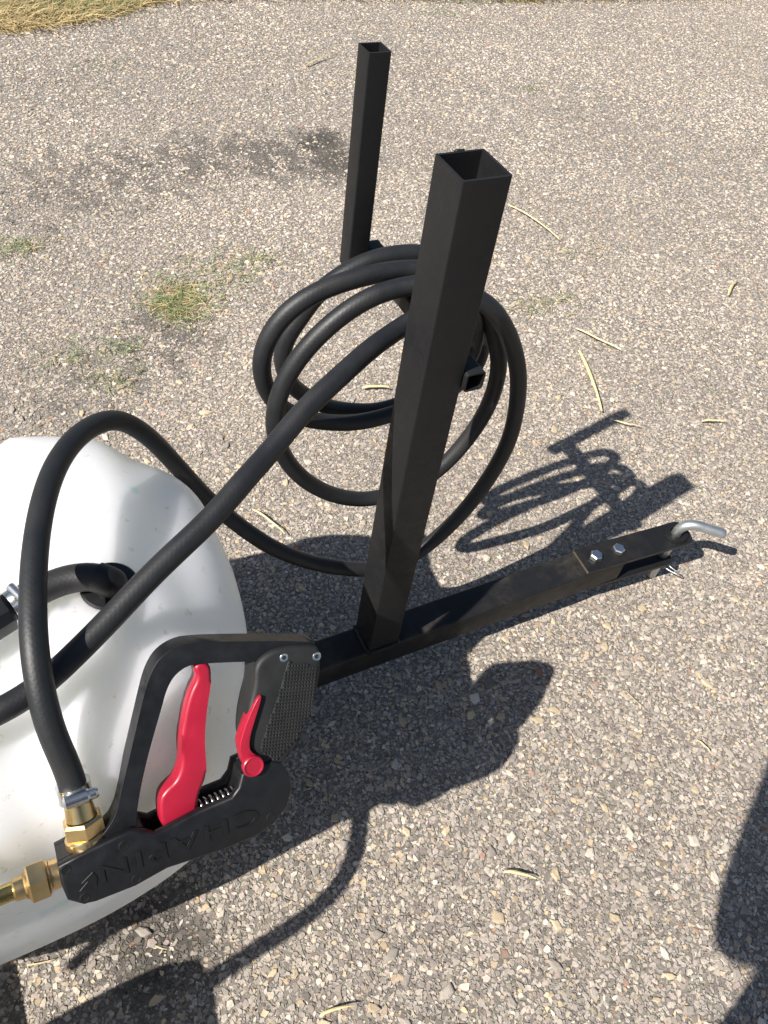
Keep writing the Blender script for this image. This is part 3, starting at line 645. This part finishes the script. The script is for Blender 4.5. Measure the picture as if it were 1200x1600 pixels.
# coil spring in the trigger slot
sp_ = [Vector((.116 + .044 * t, -.0035 + .002 * t, -.021)) + Vector((0, math.cos(t * 2 * math.pi * 8), math.sin(t * 2 * math.pi * 8))) * .0075 for t in [i / 160 for i in range(161)]]
link('spring', tube('spring', sp_, .0013, 8), M['steel'], gun, 180)
for (x, y) in ((.2545, .1216), (.2215, .1300)):
    s_ = link('screw', lathe('screw', [(-.004, .0048), (.0006, .0048), (.0012, .0040), (.0010, .0022), (-.0006, .0018)], (x, y, -.0040), (0, 0, 1), 20), M['steel'], gun, 30)
for (x, y) in ((.0457, -.0013), (-.0045, -.0040), (.0510, -.0385), (.0052, -.0375), (.1832, -.0274)):
    link('screw_recess', ring_mesh('screw_recess', Vector((x, y, -.0002)), .0022, .0052, .0007, 20), M['gun_dark'], gun, 30)
    link('screw', lathe('screw', [(-.001, .0026), (.0003, .0026), (.0003, .001)], (x, y, -.0001), (0, 0, 1), 12), M['gun_dark'], gun, 30)
# moulded name on the body, upside down as it lies
fc = bpy.data.curves.new('name_text', 'FONT'); fc.body = 'CHAPIN'; fc.size = .030; fc.extrude = .0006; fc.bevel_depth = .0002; fc.align_x = 'CENTER'; fc.align_y = 'CENTER'; fc.space_character = 1.18
fo = bpy.data.objects.new('name_text', fc); COL.objects.link(fo); bpy.context.view_layer.update()
tm = bpy.data.meshes.new_from_object(fo.evaluated_get(bpy.context.evaluated_depsgraph_get())); bpy.data.objects.remove(fo)
tx = np.zeros(len(tm.vertices) * 3); tm.vertices.foreach_get('co', tx); tx = tx.reshape(-1, 3); wd = tx[:, 0].max() - tx[:, 0].min(); ht = tx[:, 1].max() - tx[:, 1].min()
tx[:, 0] *= .150 / wd; tx[:, 1] *= .0170 / ht; tx[:, 1] -= (tx[:, 1].max() + tx[:, 1].min()) / 2
an = math.pi + math.radians(0.5); tc = np.array([.096, -.0200]); R2 = np.array([[math.cos(an), -math.sin(an)], [math.sin(an), math.cos(an)]])
tx[:, :2] = tx[:, :2] @ R2.T + tc; tx[:, 2] += .0002; tm.vertices.foreach_set('co', tx.ravel()); tm.update(); tm.materials.clear()
link('lettering', tm, M['gun_dark'], gun, 30)
link('emblem', prism('emblem', mm([(16,-15),(5,-22),(10,-22.5),(2,-29),(14,-26),(17,-30),(19,-21)]), -.0003, .0007, .0002, 1), M['gun_dark'], gun, 30)
# brass inlet and outlet
mid = -TH / 2
IN0 = Vector((.0180, .0060, mid)); IAX = Vector((-.04, 1, 0)).normalized()
bf = link('inlet_fitting', lathe('inlet_fitting', [(-.006, .0190), (.004, .0190), (.0055, .0172), (.0060, .0168)], IN0, IAX, 40), M['brass'], gun, 35); bf['label'] = 'brass hose inlet fitting'
link('hex_nut', lathe('hex_nut', [(.0060, .0170), (.0080, .0190), (.0195, .0190), (.0220, .0165), (.0220, .011)], IN0, IAX, 6, (0, .3, 1)), M['brass'], bf, 25)
link('hose_tail', lathe('hose_tail', [(.0230, .0135), (.034, .0125), (.050, .0100), (.060, .0100)], IN0, IAX, 32), M['brass'], bf, 40)
OU0 = Vector((-.0095, -.0175, mid)); OAX = Vector((-1, .0, .06)).normalized()
of = link('outlet_fitting', lathe('outlet_fitting', [(-.004, .0130), (.0085, .0130), (.0095, .0145), (.0109, .0145)], OU0, OAX, 40), M['brass'], gun, 35); of['label'] = 'brass wand outlet fitting'
link('hex_nut', lathe('hex_nut', [(.0110, .0165), (.0125, .0183), (.0265, .0183), (.0280, .0165), (.0280, .012)], OU0, OAX, 6, (0, .5, 1)), M['brass'], of, 25)
link('sleeve', lathe('sleeve', [(.0280, .0122), (.0292, .0124), (.031, .0104), (.039, .0100), (.0405, .0082)], OU0, OAX, 32), M['brass'], of, 40)
link('wand', tube('wand', catmull([OU0 + OAX * .038, OU0 + OAX * .20, OU0 + OAX * .42 + Vector((0, .004, 0)), OU0 + OAX * .52 + Vector((0, -.012, 0)), OU0 + OAX * .57 + Vector((0, -.045, 0))], .01), .0082, 16), M['wand'], gun, 60)

# ================================================================ HOSE
def gl(x, y): return GM @ Vector((x, y, mid))
i1 = IN0 + IAX * .042; i2 = IN0 + IAX * .056; i3 = IN0 + IAX * .076
HOSE = [gl(i1.x, i1.y), gl(i2.x, i2.y), gl(i3.x, i3.y), (-0.4686,-0.2321,0.5717),(-0.4690,-0.2108,0.5978),(-0.4650,-0.1765,0.6248),(-0.4568,-0.1343,0.6385),(-0.4451,-0.0839,0.6440),(-0.4277,-0.0244,0.6428),(-0.4033,0.0359,0.6349),(-0.3693,0.0893,0.6187),(-0.3285,0.1284,0.5899),(-0.2936,0.1409,0.5401),(-0.2623,0.1408,0.4753),(-0.2288,0.1306,0.4108),(-0.1913,0.1103,0.3608),
 (-0.1475,0.0850,0.3188),(-0.0814,0.0675,0.2724),(-0.0117,0.0500,0.2482),(0.0439,0.0500,0.2354),(0.0992,0.0520,0.2580),(0.1469,0.0540,0.3064),(0.1779,0.0560,0.3591),(0.1976,0.0580,0.4128),(0.2057,0.0600,0.4618),(0.2009,0.0620,0.5213),(0.1876,0.0640,0.5785),(0.1628,0.0660,0.6338),(0.1326,0.0680,0.6782),(0.1059,0.0700,0.7040),(0.0761,0.0850,0.7180),(0.0533,0.1050,0.7180),
 (0.0294,0.1150,0.7121),(-0.0045,0.1150,0.7112),(-0.0397,0.1150,0.7003),(-0.0769,0.1150,0.6755),(-0.1077,0.1150,0.6433),(-0.1294,0.1150,0.6055),(-0.1402,0.1150,0.5628),(-0.1395,0.1150,0.5182),(-0.1222,0.1150,0.4650),(-0.0940,0.1150,0.4168),(-0.0514,0.1150,0.3712),(-0.0072,0.1150,0.3429),(0.0287,0.1150,0.3322),(0.0829,0.1100,0.3409),
 (0.1249,0.1000,0.3796),(0.1629,0.1000,0.4331),(0.1817,0.1000,0.4843),(0.1860,0.1000,0.5270),(0.1810,0.1000,0.5697),(0.1622,0.1000,0.6172),(0.1419,0.1000,0.6579),(0.1183,0.1200,0.6891),(0.0809,0.1350,0.7098),
 (0.0503,0.1480,0.7100),(0.0113,0.1482,0.7134),(-0.0323,0.1483,0.7104),(-0.0743,0.1485,0.7021),(-0.1120,0.1487,0.6827),(-0.1370,0.1488,0.6512),(-0.1465,0.1490,0.6148),(-0.1429,0.1492,0.5772),(-0.1251,0.1493,0.5378),(-0.0915,0.1495,0.5053),(-0.0486,0.1497,0.4830),(0.0000,0.1498,0.4684),(0.0513,0.1500,0.4682),(0.1235,0.1500,0.4804),(0.1763,0.1550,0.5018),(0.1954,0.1600,0.5268),(0.1938,0.1625,0.5611),(0.1852,0.1650,0.5890),(0.1561,0.1700,0.6496),(0.1081,0.1780,0.6950),
 (0.0716,0.1860,0.7060),(0.0305,0.1860,0.7080),(-0.0076,0.1860,0.7019),(-0.0569,0.1860,0.6743),(-0.0792,0.1860,0.6429),(-0.1022,0.1860,0.6086),(-0.1050,0.1860,0.5805),(-0.0930,0.1860,0.5343),(-0.0655,0.1860,0.5041),(-0.0327,0.1860,0.4758),(0.0052,0.1860,0.4577),(0.0484,0.1860,0.4453),(0.0741,0.1860,0.4458),(0.1298,0.1700,0.4745),(0.1539,0.1500,0.5162),(0.1501,0.1250,0.5778),(0.1370,0.1125,0.6198),(0.1142,0.0950,0.6615),(0.0701,0.0780,0.7020),(0.0345,0.0700,0.7080),
 (-0.0030,0.0661,0.6965),(-0.0559,0.0432,0.6927),(-0.0973,0.0197,0.6887),(-0.1518,-0.0060,0.6741),(-0.2065,-0.0386,0.6543),(-0.2425,-0.0630,0.6495),(-0.2842,-0.0892,0.6381),(-0.3502,-0.1190,0.6188),(-0.4135,-0.1509,0.5967),(-0.4711,-0.1788,0.5829),(-0.5041,-0.1907,0.5849),
 (-.57, -.20, .575), (-.63, -.28, .572), (-.69, -.38, .574), (-.76, -.425, .572), (-.83, -.435, .54), (-.90, -.44, .475), (-.97, -.44, .42), (-1.06, -.40, .40), (-1.10, -.30, .48), (-1.04, -.19, TZ + HZt - .01), (-.97, -.14, TZ + HZt + .02), (-.89, -.13, TZ + HZt + .02)]
hs = empty('spray_hose', HOSE[50], 'long black rubber hose coiled over the bracket and ending at the spray gun', 'hose')
hp_ = smooth_path(catmull(HOSE, .006), 14)
link('hose_tube', tube('hose_tube', hp_, .0117, 22), M['hose'], hs, 60)
hc = GM @ (IN0 + IAX * .0495); hax = (GM.to_3x3() @ IAX)
cl = link('hose_clamp', lathe('hose_clamp', [(-.0075, .0131), (-.0075, .0148), (-.0062, .0143), (.0062, .0143), (.0075, .0148), (.0075, .0131)], hc, hax, 36), M['steel'], hs, 40); cl['label'] = 'silver band clamp at the gun end'
side = hax.cross(GNZ).normalized()
hd = hc + GNZ * .0165 + side * .003
link('clamp_screw', lathe('clamp_screw', [(-.014, .0030), (-.012, .0062), (.006, .0062), (.008, .0050), (.013, .0050), (.015, .0036)], hd, side, 14), M['steel'], cl, 30)

# ================================================================ PHOTOGRAPHER (behind the lens, seen only by the shadow)
per = empty('person', (-.465, -.97, 0), 'standing person in shirt and jeans holding a phone, seen only as a shadow', 'person')
J = {}; E_ = []
def jt(n, p, r, par=None, ry=None):
    J[n] = (Vector(p), r, ry or r, len(J))
    if par: E_.append((J[par][3], J[n][3]))
bx_, by_ = -.445, -.925
jt('pelvis', (bx_, by_, .93), .155, None, .115); jt('waist', (bx_, by_ + .015, 1.06), .160, 'pelvis', .135); jt('chest', (bx_, by_ - .01, 1.26), .165, 'waist', .12); jt('upper', (bx_, by_ - .015, 1.40), .135, 'chest', .10)
jt('neck', (bx_, by_ + .01, 1.49), .056, 'upper'); jt('skull', (bx_, by_ + .045, 1.585), .074, 'neck', .080); jt('crown', (bx_, by_ + .040, 1.68), .066, 'skull', .076); jt('nose', (bx_, by_ + .140, 1.575), .012, 'skull'); jt('chin', (bx_, by_ + .105, 1.515), .026, 'skull')
ph = CAM_LOC - CF * .045
for s, tg in ((-1, ph + CX * -.050 + CD * .02), (1, ph + CX * .050 + CD * .02)):
    n = 'l' if s < 0 else 'r'; tg = Vector(tg)
    jt(n + 'hip', (bx_ + s * .095, by_, .88), .098, 'pelvis'); jt(n + 'knee', (bx_ + s * .105, by_ + .015, .50), .064, n + 'hip'); jt(n + 'calf', (bx_ + s * .110, by_ - .015, .36), .060, n + 'knee'); jt(n + 'ankle', (bx_ + s * .115, by_ - .02, .10), .042, n + 'calf'); jt(n + 'heel', (bx_ + s * .115, by_ - .04, .042), .042, n + 'ankle'); jt(n + 'toe', (bx_ + s * .13, by_ + .15, .034), .034, n + 'heel')
    jt(n + 'shoulder', (bx_ + s * .185, by_ - .005, 1.405), .066, 'upper'); jt(n + 'elbow', (bx_ + s * .235, by_ + .105, 1.05), .044, n + 'shoulder')
    el = J[n + 'elbow'][0]; wr = tg + (el - tg).normalized() * .09; jt(n + 'forearm', el.lerp(wr, .35), .045, n + 'elbow'); jt(n + 'wrist', wr, .028, n + 'forearm'); jt(n + 'palm', tg + (el - tg).normalized() * .035, .030, n + 'wrist')
    pl = J[n + 'palm'][0]
    for q in range(4):
        off = -CD * (.030 - .019 * q) + CF * (-.006); jt(n + f'knuckle{q}', pl + off + CX * (-s) * -.006, .010, n + 'palm'); jt(n + f'finger{q}', pl + off + CX * (-s) * .022 + CF * .026 * (1 - .08 * q) - CF * .012, .0085, n + f'knuckle{q}'); jt(n + f'tip{q}', pl + off + CX * (-s) * (.045 - .005 * q) + CF * .004, .0075, n + f'finger{q}')
    jt(n + 'thumb', pl - CD * .030 - CF * .020 + CX * (-s) * .012, .011, n + 'palm'); jt(n + 'thumbtip', pl - CD * .048 - CF * .024 + CX * (-s) * .030, .009, n + 'thumb')
pm_ = bpy.data.meshes.new('body'); pm_.from_pydata([j[0] for j in J.values()], E_, []); po = bpy.data.objects.new('person_skin', pm_); COL.objects.link(po)
sk = po.modifiers.new('skin', 'SKIN'); sk.use_smooth_shade = True
for i, j in enumerate(J.values()): d_ = pm_.skin_vertices[0].data[i]; d_.radius = (j[1], j[2]); d_.use_root = (i == 0)
po.modifiers.new('sub', 'SUBSURF').levels = 2
bpy.context.view_layer.update(); bmx = bpy.data.meshes.new_from_object(po.evaluated_get(bpy.context.evaluated_depsgraph_get())); bpy.data.objects.remove(po); bmx.materials.clear()
for m_ in (simple('skin', (.50, .30, .21), .5, 0, 150, .1, .1), simple('blue_shirt', (.08, .13, .22), .8, 0, 300, .4, .15), simple('denim', (.05, .07, .12), .85, 0, 500, .4, .2), simple('shoe', (.05, .045, .04), .7, 0, 200, .2, .2)): bmx.materials.append(m_)
for p in bmx.polygons:
    c_ = p.center; torso = abs(c_.x - bx_) < .27 and c_.y < by_ + .12
    p.material_index = 3 if c_.z < .085 else 2 if c_.z < .97 else 1 if (c_.z < 1.475 and torso) else 0
link('body', bmx, None, per, 180)
bm = bmesh.new(); bmesh.ops.create_uvsphere(bm, u_segments=24, v_segments=16, radius=1)
bmesh.ops.delete(bm, geom=[q for q in bm.verts if q.co.z < -.25 and q.co.y > -.3 or (q.co.y > .55 and q.co.z < .45)], context='VERTS')
for q in bm.verts: q.co = Vector((bx_ + q.co.x * .088, by_ + .030 + q.co.y * .104, 1.645 + q.co.z * .115 + random.uniform(-.002, .002)))
link('hair', from_bm('hair', bm), simple('brown_hair', (.04, .025, .015), .6, 0, 300, .4, .3), per, 180)
phn = empty('smartphone', ph, 'slim dark smartphone held up by the photographer', 'phone')
po = link('casing', prism('casing', rrect(.036, .072, .010), -.004, .004, .0015), M['gun_black'], phn, 40)
PM = Matrix(((CX.x, -CD.x, -CF.x, ph.x), (CX.y, -CD.y, -CF.y, ph.y), (CX.z, -CD.z, -CF.z, ph.z), (0, 0, 0, 1)))
phn.matrix_world = PM; po.matrix_parent_inverse = Matrix()
